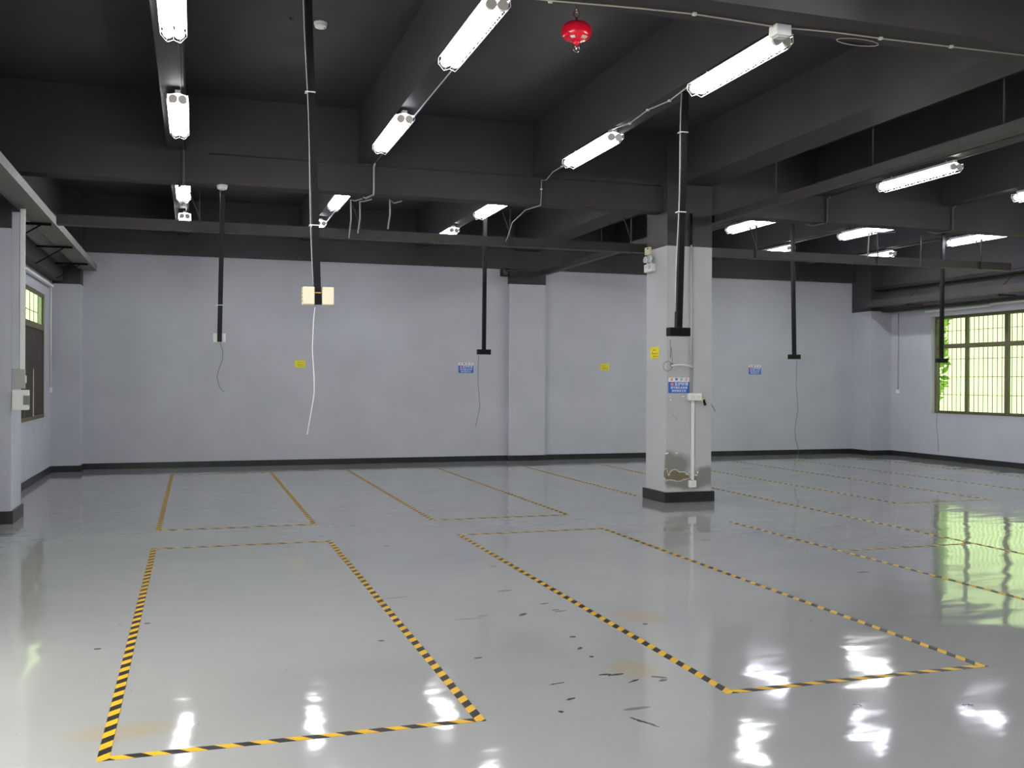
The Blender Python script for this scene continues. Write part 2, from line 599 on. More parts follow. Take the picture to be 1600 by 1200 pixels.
# ------------------------------------------------------------------ windows
def window(name, x_in, sgn, y0, y1, boards=None, first=.85, step=1.02, bars=.118, off=.10, zt=2.31, dep=.06):
    WZT = zt
    """steel window in a side wall; sgn = +1 when outside is at +x"""
    xf = x_in + sgn * off
    lo, hi = min(xf, xf + sgn * dep), max(xf, xf + sgn * dep)
    fr = MB()
    w = 0.055
    fr.box(lo, hi, y0, y1, WZ0, WZ0 + w).box(lo, hi, y0, y1, WZ1 - w, WZ1)
    fr.box(lo, hi, y0, y0 + w, WZ0 + w, WZ1 - w).box(lo, hi, y1 - w, y1, WZ0 + w, WZ1 - w)
    fr.box(lo - .005, hi + .005, y0 + w, y1 - w, WZT - .045, WZT + .045)
    ys = []
    y = y1 - first
    i = 0
    while y > y0 + .3:
        mw = .05 if i % 2 == 0 else .085
        fr.box(lo, hi, y - mw / 2, y + mw / 2, WZ0 + w, WZT - .045).box(lo, hi, y - mw / 2, y + mw / 2, WZT + .045, WZ1 - w)
        ys.append(y)
        y -= step
        i += 1
    root = struct(name, fr, FRAME)
    xg = (lo + hi) / 2
    if boards:
        MB().box(xg - .003, xg + .003, y0 + w, y1 - w, WZT + .045, WZ1 - w).build('glass', GLASS, root)
        bd = MB()
        for a, b in boards:
            bd.box(xg - .004, xg + .004, a, b, WZ0 + w, WZT - .045)
        bd.box(xg - .004, xg + .004, boards[0][1], boards[1][0], 1.72, WZT - .045)
        bd.build('board', BROWN, root)
    else:
        MB().box(xg - .003, xg + .003, y0 + w, y1 - w, WZ0 + w, WZT - .045).box(xg - .003, xg + .003, y0 + w, y1 - w, WZT + .045, WZ1 - w).build('glass', GLASS, root)
    gr = MB()
    xb = x_in + sgn * (off + .09)
    y = y1 - .03
    k = 0
    while y > y0 + .03:
        gr.box(xb - .005, xb + .005, y - .005, y + .005, WZ0 + .01, WZ1 - .01)
        k += 1
        y -= bars
    for k, z in enumerate((1.33, 1.69, 2.05, 2.62)):
        gr.box(xb - .004, xb + .004, y0 + .01, y1 - .01, z - .005, z + .005)
    gr.build('security_bars', BARS, root)
    a, b = sorted((x_in - sgn * .012, x_in + sgn * off))
    MB().box(a, b, y0 - .03, y1 + .03, WZ0 - .025, WZ0).build('window_sill', GREY, root)
    return root


window('window_1', XR, +1, *RWIN)
window('window_2', XL, -1, *LWIN, boards=[(13.46, 16.375), (16.45, 17.345)], first=1.9, bars=.40, off=.008, zt=2.38, dep=.03)
window('added_window_right', XR, +1, 5.6, 10.6)  # unseen window, added to let more daylight onto the floor
window('added_window_left', XL, -1, 7.0, 10.6)  # left counterpart, also unseen and added for daylight
fr_ = MB()
for (a, b, c, d) in ((.92, 1.0, 0, 3.2), (6.2, 6.28, 0, 3.2), (.92, 6.28, 3.2, 3.28)):
    fr_.box(XL, XL + .02, a, b, c, d)
struct('added_doorway', fr_, FRAME)  # frame of the unseen doorway, added to brighten the front floor

# tree added outside the right window for the green tint at its edge
t = thing('tree', 'leafy tree added outside the right window for a green tint in its far panes', 'tree', (17.25, 20.75, 0))
lf = MB()
rt = random.Random(3)
for i in range(3600):
    th, ph_ = rt.uniform(0, 2 * math.pi), math.acos(rt.uniform(-1, 1))
    rr = 0.95 * rt.uniform(.55, 1.0)
    c = Vector((rr * math.sin(ph_) * math.cos(th), rr * math.sin(ph_) * math.sin(th), 2.6 + 2.7 * rr / 0.95 * math.cos(ph_)))
    d = Vector((rt.uniform(-1, 1), rt.uniform(-1, 1), rt.uniform(-1, 1))).normalized()
    e = d.cross(Vector((rt.uniform(-1, 1), rt.uniform(-1, 1), .3))).normalized()
    n = len(lf.v)
    s = rt.uniform(.10, .17)
    lf.v += [tuple(c - d * s), tuple(c + e * s * .45), tuple(c + d * s), tuple(c - e * s * .45)]
    lf.face([n, n + 1, n + 2, n + 3])
lf.build('foliage', LEAF, t)
MB().tube([(0, 0, 0), (.05, .02, 1.2), (.02, .05, 2.4), (0, 0, 3.4)], [.11, .09, .07, .03]).build('trunk', BARK, t)
struct('ground_outside', MB().box(XR + .25, 40, -10, 45, -.3, -.1).box(-40, XL - .25, -10, 45, -.3, -.1).box(XL - .25, XR + .25, -25, YN - .25, -.3, -.1), mat('pale_yard_concrete', (0.5, 0.5, 0.46), .9))

# ------------------------------------------------------------------ fluorescent lamps
FL = 1.27


def lamp_proto(tmat, name='ceiling_lamp'):
    r = thing(name, None, None)
    h = FL / 2
    MB().bar((-.088, 0, .030), (0, 0, .050), FL - .06, .003, up=(0, 0, 1)).bar((0, 0, .050), (.088, 0, .030), FL - .06, .003, up=(0, 0, 1)).build('reflector', HOUS, r)
    hb = MB().box(-.022, .022, -h + .02, h - .02, .046, .075)
    hb.build('housing', HOUS, r)
    for s in (-1, 1):
        tb = MB().tube([(s * .039, -h + .03, -.008), (s * .039, h - .03, -.008)], .027, 12).build('tube', tmat, r)
        MB().disc((s * .039, -h + .015, -.008), (0, 1, 0), .037, .03).build('end_cap', CAPS, tb)
        MB().disc((s * .039, h - .015, -.008), (0, 1, 0), .037, .03).build('end_cap', CAPS, tb)
    g = MB()
    sec = [(-.086, .030), (-.090, -.015), (-.045, -.066), (0, -.048), (.045, -.066), (.090, -.015), (.086, .030)]
    for (x, z) in sec:
        g.tube([(x, -h, z), (x, h, z)], .0030, 4)
    for i in range(13):
        y = -h + i * FL / 12
        g.tube([(x, y, z) for x, z in sec], .0030, 4)
    g.build('wire_guard', WIRE, r)
    for y in (-h + .17, h - .17):
        MB().tube([(0, y, .07), (0, y, .10)], .006, 6).build('hanger', CAPS, r)
    return r


LZ = ZY - .10
SLOTS = [6.785, 9.735, 13.44, 16.18]
PROTO = {}
rown = ['leftmost row', 'row left of the red extinguisher', 'row leading to the pillar', 'first row right of the pillar',
        'second row right of the pillar', 'row nearest the right window']
sl = ['nearest', 'second', 'third', 'farthest']
COOL = {(1, 0), (1, 1), (1, 2), (1, 3), (4, 1), (4, 2), (4, 3), (5, 2)}


def place_lamp(x, y, cool, label):
    k = bool(cool)
    if k not in PROTO:
        PROTO[k] = lamp_proto(TUBE_B if k else TUBE_N)
        o = PROTO[k]
    else:
        o = copy_tree(PROTO[k])
    o.location = (x, y, LZ)
    tag(o, label, 'ceiling light', 'twin tube ceiling lamps with wire guards')


for i, rx in enumerate(ROWX):
    for j, sy in enumerate(SLOTS):  # right-hand rows include out-of-view lamps, added for illumination
        place_lamp(rx, sy, (i, j) in COOL, 'lit twin-tube lamp with wire guard, %s in the %s' % (sl[j], rown[i]))
    for j, sy in enumerate((-0.3, 1.8, 3.9) if i < 3 else ()):  # unseen near-bay lamps, added to brighten the front floor
        place_lamp(rx, sy, i in (1, 4), 'added unseen lamp before nearest cross beam, %s of the %s' % (('rear', 'middle', 'front')[j], rown[i]))


# ------------------------------------------------------------------ hazard tape on the floor
TW = 0.048


def tape(x0, y0, x1, y1, label, cross=False):
    L = math.hypot(x1 - x0, y1 - y0)
    o = MB().box(0, L, -TW / 2, TW / 2, 0, .0012).build('floor_tape', TAPEX if cross else TAPE)
    o.location = (x0, y0, 0.0002)
    o.rotation_euler = (0, 0, math.atan2(y1 - y0, x1 - x0))
    tag(o, label, 'floor tape', 'hazard tape strips on the floor')
    return o


def bay(x0, x1, y0, y1, name, sides='lrnf'):
    e = TW / 2
    if 'l' in sides:
        tape(x0 + e, y0, x0 + e, y1, 'yellow-black floor tape, left edge of the %s' % name)
    if 'r' in sides:
        tape(x1 - e, y0, x1 - e, y1, 'yellow-black floor tape, right edge of the %s' % name)
    if 'n' in sides:
        tape(x0 + TW, y0 + e, x1 - TW, y0 + e, 'yellow-black floor tape, near edge of the %s' % name, True)
    if 'f' in sides:
        tape(x0 + TW, y1 - e, x1 - TW, y1 - e, 'yellow-black floor tape, far edge of the %s' % name, True)


bay(-0.375, 1.275, 4.32, 9.65, 'nearest left bay')
bay(-0.375, 1.265, 10.78, 17.15, 'left bay by the back wall')
bay(2.53, 4.15, 4.34, 9.67, 'near bay left of the pillar')
bay(2.52, 4.18, 10.74, 17.35, 'second bay by the back wall')
bay(5.67, 7.22, 7.72, 9.70, 'short bay by the pillar', 'ln')
bay(5.67, 7.22, 4.34, 7.66, 'right-hand front bay', 'l')
tape(5.76, 12.25, 5.76, 17.35, 'striped floor tape running from behind the pillar to the back wall')
tape(7.20, 6.4, 7.32, 17.35, 'long striped floor tape just right of the pillar')
bay(8.65, 10.18, 10.58, 17.3, 'back bay right of the pillar', 'lrn')
bay(11.53, 13.2, 10.58, 17.3, 'back bay beside the right window', 'lrf')

# ------------------------------------------------------------------ trays and conduits
tl = thing('cable_tray', 'dull grey metal cable tray on brackets along the left wall', 'cable tray', (-1.74, 12, 3.43))
MB().box(-.13, .13, -7, 6.38, 0, .008).box(.122, .13, -7, 6.38, .008, .10).box(-.13, -.122, -7, 6.38, .008, .10).build('channel', GALV, tl)
for y in (12.95, 15.1, 17.2, 9.6, 7.4):
    b = MB()
    b.bar((-.37, y - 12, -.018), (.10, y - 12, -.018), .03, .03)
    b.bar((-.37, y - 12, -.26), (-.02, y - 12, -.03), .018, .018)
    b.build('bracket', POLE, tl)

tc_ = thing('cable_tray', 'long black cable tray crossing the room behind the pillar', 'cable tray', (5, 12.3, 3.32))
MB().box(-6.50, 7.1, -.07, .07, 0, .008).box(-6.50, 7.1, -.07, -.062, .008, .115).box(-6.50, 7.1, .062, .07, .008, .115).build('channel', STEEL, tc_)
for x in (-4.95, -3.05, -1.1, .62, 2.55, 4.6, 6.5):
    MB().bar((x, -.09, -.01), (x, -.09, .47), .016, .016).bar((x, -.09, .15), (x - .12, -.09, .47), .012, .012).build('hanger_rod', STEEL, tc_)

tr = thing('cable_tray', 'black cable tray hung on rods along the main beam right of the pillar', 'cable tray', (6.56, 12, 3.66))
MB().box(-.06, .06, -6.9, 6.3, 0, .006).box(-.06, -.054, -6.9, 6.3, .006, .09).box(.054, .06, -6.9, 6.3, .006, .09).build('channel', STEEL, tr)
for y in (-5.3, -3.6, -1.85, 1.6, 3.4, 5.2):
    MB().tube([(-.02, y, .0), (-.02, y, ZC - 3.66)], .007, 6).build('hanger_rod', STEEL, tr)

tw = thing('cable_tray', 'black cable tray along the right wall above the window', 'cable tray', (13.74, 12, 3.17))
MB().box(-.10, .10, -7, 5.85, 0, .008).box(-.10, -.092, -7, 5.85, .008, .14).box(.092, .10, -7, 5.85, .008, .14).box(-.10, .10, 5.842, 5.85, .008, .14).build('channel', STEEL, tw)
for y in (14.2, 16.6, 11.8):
    MB().bar((.0, y - 12, -.018), (.405, y - 12, -.018), .03, .03).bar((.05, y - 12, .1), (.39, y - 12, .4), .014).build('bracket', STEEL, tw)

o = MB().tube([(13.98, 17.85, 3.58), (13.95, 8, 3.58)], .035, 10).build('conduit', STEEL)
tag(o, 'thick dark pipe running above the tray by the right wall', 'pipe')


def conduit(pts, r, m_, label, clips=(), cat='conduit', name='conduit', tie=WHITE):
    rt_ = thing(name, label, cat, pts[0])
    q = [tuple(Vector(p) - Vector(pts[0])) for p in pts]
    MB().tube(q, r, 8).build('pipe' if cat == 'conduit' else 'cord', m_, rt_)
    for c in clips:
        c = Vector(c) - Vector(pts[0])
        MB().box(c.x - r - .006, c.x + r + .006, c.y - r - .006, c.y + r + .006, c.z - .008, c.z + .008).build('clip', tie, rt_)
    return rt_


# along the lamp rows
for i, rx in enumerate(ROWX):
    bx = BEAMX[i]
    if i == 2:
        continue
    x = bx + .075
    m_ = CABLE if i == 1 else DCABLE
    conduit([(x, 5.45, ZY - .010), (x, 11.50, ZY - .010)], .006, m_, 'thin conduit on the beam above the %s, near bay' % rown[i])
    conduit([(x, 11.51, ZY - .014), (x, 11.582, ZY - .04), (x, 11.582, ZB + .03), (x, 11.60, ZB - .012), (x - .05, 11.86, ZB - .012), (x - .05, 12.05, ZB + .05)],
            .012, m_, 'conduit dropping over the middle cross beam in the %s' % rown[i])
    conduit([(x, 12.2, ZY - .010), (x, 17.2, ZY - .010)], .009, m_, 'thin conduit on the beam above the %s, far bay' % rown[i])
# third row: two sagging grey cables tied to the beam, dropping over the cross beam
pts = [(4.01, 7.5, ZY - .03), (4.0, 7.9, ZY - .07), (3.98, 8.3, ZY - .05), (3.98, 8.7, ZY - .075), (3.98, 9.2, ZY - .02)]
conduit(pts, .006, CABLE, 'grey cable tied along the beam between the lamps before the pillar', [(4.0, 7.9, ZY - .07), (3.98, 8.3, ZY - .05), (3.98, 8.7, ZY - .075)], 'cable', 'ceiling_cable')
pts = [(4.03, 10.3, ZY - .02), (4.06, 10.75, ZY - .06), (4.08, 11.1, ZY - .05), (4.10, 11.4, ZY - .09), (4.10, 11.57, ZY - .06), (4.10, 11.575, ZB + .1), (4.09, 11.57, ZB - .02), (3.95, 11.75, ZB - .06), (3.86, 12.0, ZB - .18), (3.84, 12.15, ZB - .36), (3.84, 12.25, ZB - .40)]
conduit(pts, .006, CABLE, 'grey cable dropping over the cross beam left of the pillar', [(4.06, 10.75, ZY - .06), (4.10, 11.575, ZB + .18)], 'cable', 'ceiling_cable')
# pipe along the cross beam face, and loose drops to the tray
conduit([(.15, 11.588, 4.10), (5.75, 11.588, 4.10)], .008, STEEL, 'thin grey pipe along the face of the middle cross beam')
for (px, py0, py1, lab) in ((548, 312, 372, 'grey cable loop hanging beside the second lamp row past the cross beam'), (562, 315, 365, 'pale cable dropping from the cross beam to the black tray, left'),
                            (609, 312, 358, 'pale cable dropping from the cross beam to the black tray, right')):
    a, b = at(px, py0, 1, 12.05), at(px - 3, py1, 1, 12.14)
    conduit([(a.x + .12, 11.9, ZB - .012), (a.x + .04, 11.98, ZB - .03), tuple(a), tuple((a + b) / 2 + Vector((.015, 0, 0))), tuple(b)], .009, CABLE, lab, (), 'cable', 'ceiling_cable')
a, b = at(1116, 340, 1, 12.2), at(1113, 385, 1, 12.2)
for (px, py0, py1, yy, lab) in ((1358, 362, 402, 12.15, 'loose cable dropping to the tray right of the pillar'), (1440, 368, 415, 12.15, 'cable bundle hanging above the tray near the right window')):
    a, b = at(px, py0, 1, yy), at(px - 2, py1, 1, yy)
    conduit([(a.x + .3, 11.95, ZB - .015), (a.x + .1, 12.05, ZB - .02), tuple(a), tuple(b)], .010, DCABLE if px > 1400 else CABLE, lab, (), 'cable', 'ceiling_cable')
# near beam: pale cable under it with clips and a loop, and the white junction box
cl = [at(x, y, 2, ZB - .012) for x, y in ((860, 2), (1085, 22), (1213, 44), (1376, 60), (1486, 73), (1640, 92))]
pts = [at(x, y, 2, ZB - .012) for x, y in ((700, -16), (860, 1), (1000, 13), (1085, 22), (1213, 42), (1300, 50), (1376, 60), (1486, 73), (1640, 91))]
conduit(pts, .005, mat('pale_cable', (0.50, 0.45, 0.40), .5), 'pale cable clipped under the nearest cross beam', cl, 'cable', 'ceiling_cable')
p0 = at(1340, 66, 2, ZB - .02)
MBo = MB().tube([tuple(p0 + Vector((.16 * math.cos(k / 14 * 2 * math.pi), .03 * math.sin(k / 14 * 2 * math.pi), -.01 * math.sin(k / 7 * math.pi)))) for k in range(14)], .003, 6, closed=True).build('cable_loop', MATS['pale_cable'])
tag(MBo, 'small pale cable loop tied under the nearest cross beam', 'cable')
p = at(1219, 48, 2, ZB - .03)
jb = thing('junction_box', 'white plastic junction box under the nearest cross beam', 'junction box', (p.x, p.y, ZB - .07))
MB().box(-.055, .055, -.045, .045, 0, .07).build('body', WHITE, jb, bevel=.008)
MB().box(-.035, .035, -.03, .03, -.006, 0).build('lid', WHITE, jb, bevel=.003)


wb = thing('wall_bracket', 'black steel bracket on the back wall beside the flush column top', 'bracket', (5.78, YB, 3.62))
MB().box(-.08, .08, -.16, 0, 0, .015).box(-.08, -.065, -.16, 0, .015, .13).build('plate', POLE, wb)
MB().tube([(-.02, -.12, .11), (.25, -.14, .11), (.34, -.14, .11)], .02, 8).build('pipe_stub', STEEL, wb)


# ------------------------------------------------------------------ ceiling fittings
def detector(p, label):
    d = thing('smoke_detector', label, 'smoke detector', p, 'round white smoke detectors')
    MB().lathe([(.060, 0), (.060, -.018), (.052, -.020)]).build('base', WHITE, d)
    MB().lathe([(.052, -.020), (.056, -.026), (.050, -.048), (.025, -.058), (.008, -.060)]).build('head', WHITE, d)
    MB().lathe([(.006, -.058), (.005, -.064)], (.03, -.02, .006), 8).build('indicator', INK, d)


p = at(501, 40, 2, ZC - .03)
detector((p.x, p.y, ZC), 'round white smoke detector on the black ceiling by the nearest pole')
detector((.29, 11.665, ZB), 'round white smoke detector under the middle cross beam above a pole')

fb = thing('fire_extinguisher', 'red ball-shaped hanging fire extinguisher on the black ceiling', 'fire extinguisher', (3.03, 7.69, 4.48))
prof = []
for k in range(15):
    a = -math.pi / 2 + math.pi * k / 14
    prof.append((max(.004, .127 * abs(math.cos(a)) ** .62), .078 * math.copysign(abs(math.sin(a)) ** .85, math.sin(a))))
MB().lathe(prof, k=36).build('vessel', RED, fb)
MB().lathe([(.040, -.074), (.024, -.096), (.012, -.115)]).build('neck', RED, fb)
MB().tube([(0, 0, -.112), (0, 0, -.15)], .008, 8).tube([(.025 * math.cos(k / 12 * 6.283), 0, -.145 + .025 * math.sin(k / 12 * 6.283)) for k in range(12)], .004, 6, closed=True).disc((.025, -.01, -.13), (1, -1, 0), .016, .012).build('sprinkler_nozzle', CHROME, fb)
MB().tube([(0, 0, .074), (0, 0, .12)], .010, 8).tube([(.028 * math.cos(k / 12 * 6.283), 0, .145 + .028 * math.sin(k / 12 * 6.283)) for k in range(12)], .006, 6, closed=True).build('hanging_ring', mat('dark_red_metal', (.15, .03, .04), .4), fb)
MB().tube([(0, 0, .165), (0, 0, .25)], .006, 6).tube([(0, 0, .25), (.012, 0, .27)], .006, 6).box(-.03, .03, -.02, .02, .262, .27).build('hook', CHROME, fb)


def label_patch(cx, w, h, m_, nm):
    """sticker wrapped on the lower front of the vessel"""
    q = MB()
    K = 6
    idx = {}
    for i in range(K + 1):
        for j in range(4):
            an = -math.pi / 2 + cx + w * (i / K - .5)
            b_ = -1.12 + h * j / 3
            r_ = .1288 * abs(math.cos(b_)) ** .62
            z_ = .0795 * math.copysign(abs(math.sin(b_)) ** .85, math.sin(b_))
            idx[i, j] = len(q.v)
            q.v.append((r_ * math.cos(an), r_ * math.sin(an), z_))
    for i in range(K):
        for j in range(3):
            q.face([idx[i, j], idx[i + 1, j], idx[i + 1, j + 1], idx[i, j + 1]])
    q.build('sticker', m_, fb)


label_patch(-.72, .40, .32, SWHITE, 'w')
label_patch(.40, .60, .36, mat('sticker_cream', (.75, .62, .38), .5), 'c')
o = MB().tube([(0, 0, 0), (0, 0, -.04), (.03, 0, -.055)], .008, 6).build('ceiling_hook', DCABLE)
o.location = tuple(at(453, 27, 2, ZC))
tag(o, 'small dark hook in the ceiling left of the nearest pole', 'hook')


# ------------------------------------------------------------------ drop poles with sockets
def drop_pole(top, bot, label, kind, cord, side_cable=False, tie_z=()):
    top, bot = Vector(top), Vector(bot)
    r = thing('drop_pole', label, 'power pole', tuple(bot), 'black drop poles with socket boxes')
    t_ = top - bot
    w = .052
    MB().bar((0, 0, 0), tuple(t_), w, w, up=(0, 1, 0)).build('pole', POLE, r)
    MB().box(t_.x - .05, t_.x + .05, t_.y - .05, t_.y + .045, t_.z - .008, t_.z).build('ceiling_plate', POLE, r)
    if kind == 'beige':
        for s in (-1, 1):
            b_ = MB().box(s * .075 - .045, s * .075 + .045, -.06, .06, -.005, .135).build('socket_box', BEIGE, r, bevel=.008)
            pl = MB()
            for zz in (.025, .055, .085, .115):
                pl.box(s * .12 + (-.002 if s > 0 else -.002), s * .12 + .002, -.035, .035, zz - .006, zz + .006)
            pl.build('socket_slots', mat('socket_slot_grey', (.45, .40, .30), .5), b_)  # slots are thin strips in a darker tone than the box
        MB().box(-w / 2 - .003, w / 2 + .003, -w / 2 - .003, w / 2 + .003, .088, .094).build('tie', mat('yellow_tie', (.8, .5, .08), .5), r)
    elif kind == 'black':
        b_ = MB().box(-.10, .10, -.04, .04, -.075, .0).build('socket_box', POLE, r, bevel=.004)
        for xa in (-.07, .02):
            MB().box(xa, xa + .05, -.043, -.04, -.06, -.02).build('socket_face', POLE, b_)
    else:
        b_ = MB().box(-.068, .068, .026, .085, 0, .098).build('socket_box', WHITE, r, bevel=.005)
        MB().box(-.06, .06, .024, .026, .006, .092).build('faceplate', WHITE, b_)
    cpts = [Vector(c) - bot for c in cord]
    if cpts:
        MB().tube(cpts, .0034 if kind == 'beige' else .0042, 6).build('cord', WHITE if kind == 'beige' else mat('thin_grey_wire', (.16, .16, .16), .5), r)
    if side_cable:
        h = t_.z
        q = []
        for k in range(12):
            f = k / 11
            q.append((t_.x * f - w / 2 - .010 - .006 * math.sin(f * 9), t_.y * f - .012, .14 + (h - .14) * f))
        MB().tube(q, .0048, 6).build('side_cable', CABLE if side_cable == 1 else DCABLE, r)
    for z in tie_z:
        f = z / t_.z
        MB().box(t_.x * f - w / 2 - .022, t_.x * f + w / 2 + .004, t_.y * f - w / 2 - .004, t_.y * f + w / 2 + .004, z - .004, z + .004).build('tie', WHITE, r)
    return r


def px_line(pts, y):
    return [at(a, b, 1, y) for a, b in pts]


Y1 = 7.85
ta, ba = at(482.5, -25, 1, Y1), at(496.5, 472, 1, Y1)
drop_pole((ta.x - .01, Y1, ZC), (ba.x, Y1, ba.z - .02), 'black drop pole with two beige socket boxes, nearest on the left', 'beige',
          px_line([(492, 480), (490, 500), (488, 545), (491, 590), (491, 615), (486, 645), (480, 679)], Y1 - .02), 1, (1.66, .62))
bd = at(1060, 512, 1, 7.80)
drop_pole((4.13, 7.86, ZY), (bd.x, 7.80, bd.z), 'black drop pole with a black socket box in front of the pillar', 'black',
          px_line([(1047, 531), (1048, 545), (1047, 560)], 7.78), 1, (1.73, 1.02))
bb_ = at(343, 534, 1, 11.73)
drop_pole((.30, 11.79, ZB), (bb_.x, 11.77, bb_.z), 'slim black drop pole with a white socket box, far left', 'white',
          px_line([(344, 536), (348, 548), (348, 560), (341, 580), (339, 590), (343, 605), (350, 612)], 11.72), False, (.42, ))
for (px, py, top, lab, c) in ((756, 546, (4.08, ZY), 'far black drop pole with a black socket box left of the pillar', [(748, 556), (747, 570), (747, 600), (750, 635), (743, 667)]),
                              (1241, 554, (9.32, ZC), 'far black drop pole with a black socket box right of the pillar', [(1245, 563), (1244, 600), (1247, 640), (1242, 670), (1243, 685), (1248, 705), (1241, 728)]),
                              (1471, 560, (12.36, ZC), 'far black drop pole with a black socket box against the right window', [(1466, 567), (1466, 620), (1463, 665), (1466, 690), (1466, 705)])):
    b_ = at(px, py, 1, 14.0)
    drop_pole((top[0], 14.0, top[1]), tuple(b_), lab, 'black', px_line(c, 13.98))


# ------------------------------------------------------------------ signs
def text_mesh(body, size):
    cu = bpy.data.curves.new('lettering', 'FONT')
    cu.body = body
    cu.size = size
    cu.align_x = 'CENTER'
    cu.align_y = 'CENTER'
    cu.extrude = 0.0008
    cu.resolution_u = 2
    cu.offset = size * .012
    o_ = bpy.data.objects.new('lettering', cu)
    COL.objects.link(o_)
    dg = bpy.context.evaluated_depsgraph_get()
    dg.update()
    me = bpy.data.meshes.new_from_object(o_.evaluated_get(dg))
    bpy.data.objects.remove(o_)
    bpy.data.curves.remove(cu)
    me.materials.clear()
    return me


TXT = {}


def lettering(parent, body, size, x, z, m_, y=-.0040, width=None):
    key = (body, size, m_.name)
    if key not in TXT:
        me = text_mesh(body, size)
        me.materials.append(m_)
        TXT[key] = me
    o_ = bpy.data.objects.new('lettering', TXT[key])
    COL.objects.link(o_)
    o_.parent = parent
    o_.rotation_euler = (math.pi / 2, 0, 0)
    o_.location = (x, y, z)
    if width:
        xs = [v.co.x for v in TXT[key].vertices]
        if xs and max(xs) > min(xs):
            s = width / (max(xs) - min(xs))
            o_.scale = (s, 1, 1)
    return o_


def blue_sign(loc, label):
    """0.30 x 0.20 m notice: white header over a blue field, facing -y"""
    s = thing('notice_sign', label, 'sign', loc, 'blue and white notices')
    w, h = .30, .20
    MB().box(-w / 2, w / 2, -.003, 0, -h / 2, .045).box(-w / 2, w / 2, -.003, 0, .045, h / 2, 1).build('panel', [BLUE, SWHITE], s)
    for k, (ch, m_) in enumerate(zip('温馨提示', (ORANGE, BLUE, GREENP, REDP))):
        lettering(s, ch, .042, -.105 + .07 * k, .072, m_)
    lettering(s, '爱护环境', .050, .035, .014, SWHITE, width=.195)
    lettering(s, '请不要乱丢垃圾', .034, 0, -.032, SWHITE, width=.245)
    lettering(s, '保持清洁卫生', .032, 0, -.073, SWHITE, width=.21)
    c = (-.098, -.0035, .014)
    b_ = MB().disc((c[0], -.0038, c[2]), (0, 1, 0), .024, .0016, 24).build('icon', SWHITE, s)
    MB().tube([(c[0] + .019 * math.cos(k / 20 * 6.283), -.0045, c[2] + .019 * math.sin(k / 20 * 6.283)) for k in range(20)], .0035, 6, closed=True).bar((c[0] - .013, -.0048, c[2] + .013), (c[0] + .013, -.0048, c[2] - .013), .004, .002).build('prohibition_ring', REDP, b_)
    MB().box(c[0] - .005, c[0] + .004, -.0052, -.0044, c[2] - .010, c[2] + .010).build('figure', INK, b_)
    return s


blue_sign((5.015, YB - .001, 1.82), 'blue and white notice on the back wall left of the flush column')
blue_sign((5.975, 11.499, 1.515), 'blue and white notice on the front of the pillar')
blue_sign((11.42, YB - .001, 1.835), 'blue and white notice on the back wall right of the pillar')


def yellow_sign(loc, label, w, h, rz=0.0):
    s = thing('notice_sign', label, 'sign', loc, 'small yellow notices', rz)
    MB().box(-w / 2, w / 2, -.003, 0, -h / 2, h / 2).build('panel', YEL, s)
    pr = MB()
    for zz, n0 in ((.22, 6), (-.08, 9), (-.30, 9)):
        for k in range(n0):
            x = -w * .22 + k * w * .066
            pr.box(x, x + w * .045, -.0036, -.003, h * (zz - .045), h * (zz + .045))
    pr.build('print', OLIVE, s)
    ic = MB()
    a = w * .10
    ic.bar((-w * .36, -.0034, -h * .12), (-w * .36 + a, -.0034, h * .10), .006, .001).bar((-w * .36 + a, -.0034, h * .10), (-w * .36 + 2 * a * .9, -.0034, -h * .12), .006, .001).bar((-w * .36, -.0034, -h * .12), (-w * .36 + 2 * a * .9, -.0034, -h * .12), .006, .001, up=(0, 1, 0))
    ic.build('warning_triangle', OLIVE, s)
    return s


yellow_sign((1.85, YB - .001, 1.865), 'small yellow notice on the back wall behind the nearest pole', .19, .13)
yellow_sign((7.94, YB - .001, 1.86), 'small yellow notice on the back wall just left of the pillar', .19, .13)
yellow_sign((5.799, 11.845, 1.945), 'small yellow notice on the left side of the pillar', .25, .155, -math.pi / 2)

# ------------------------------------------------------------------ on the pillar
el = thing('emergency_light', 'white twin-head emergency light high on the left side of the pillar', 'emergency light', (5.80, 11.99, 3.08))
MB().box(-.055, 0, -.15, .09, -.055, .05).build('body', WHITE, el, bevel=.008)
MB().box(-.058, -.055, -.12, -.05, -.02, .03).box(-.058, -.055, .0, .05, .0, .02).build('markings', mat('pale_grey_print', (.5, .45, .45), .5), el)
for s in (-1, 1):
    s_y = -.03 + s * .064
    hd = MB().tube([(-.03, s_y, .108), (-.065, s_y, .116)], [.036, .046], 20).build('lamp_head', WHITE, el)
    MB().disc((-.069, s_y, .1175), (-1, 0,   .2), .041, .006, 20).build('lens', mat('pale_lens', (.6, .62, .62), .25), hd)
    MB().tube([(-.03, s_y, .04), (-.03, s_y, .075)], .012, 8).build('lamp_neck', WHITE, hd)
jx = thing('junction_box', 'small cream junction box above the emergency light on the pillar', 'junction box', (5.80, 12.02, 3.315))
MB().box(-.045, 0, -.06, .06, -.055, .045).build('body', BEIGE, jx, bevel=.006)
MB().box(-.047, -.045, -.055, -.02, .012, .035).build('cable_hole', INK, jx)

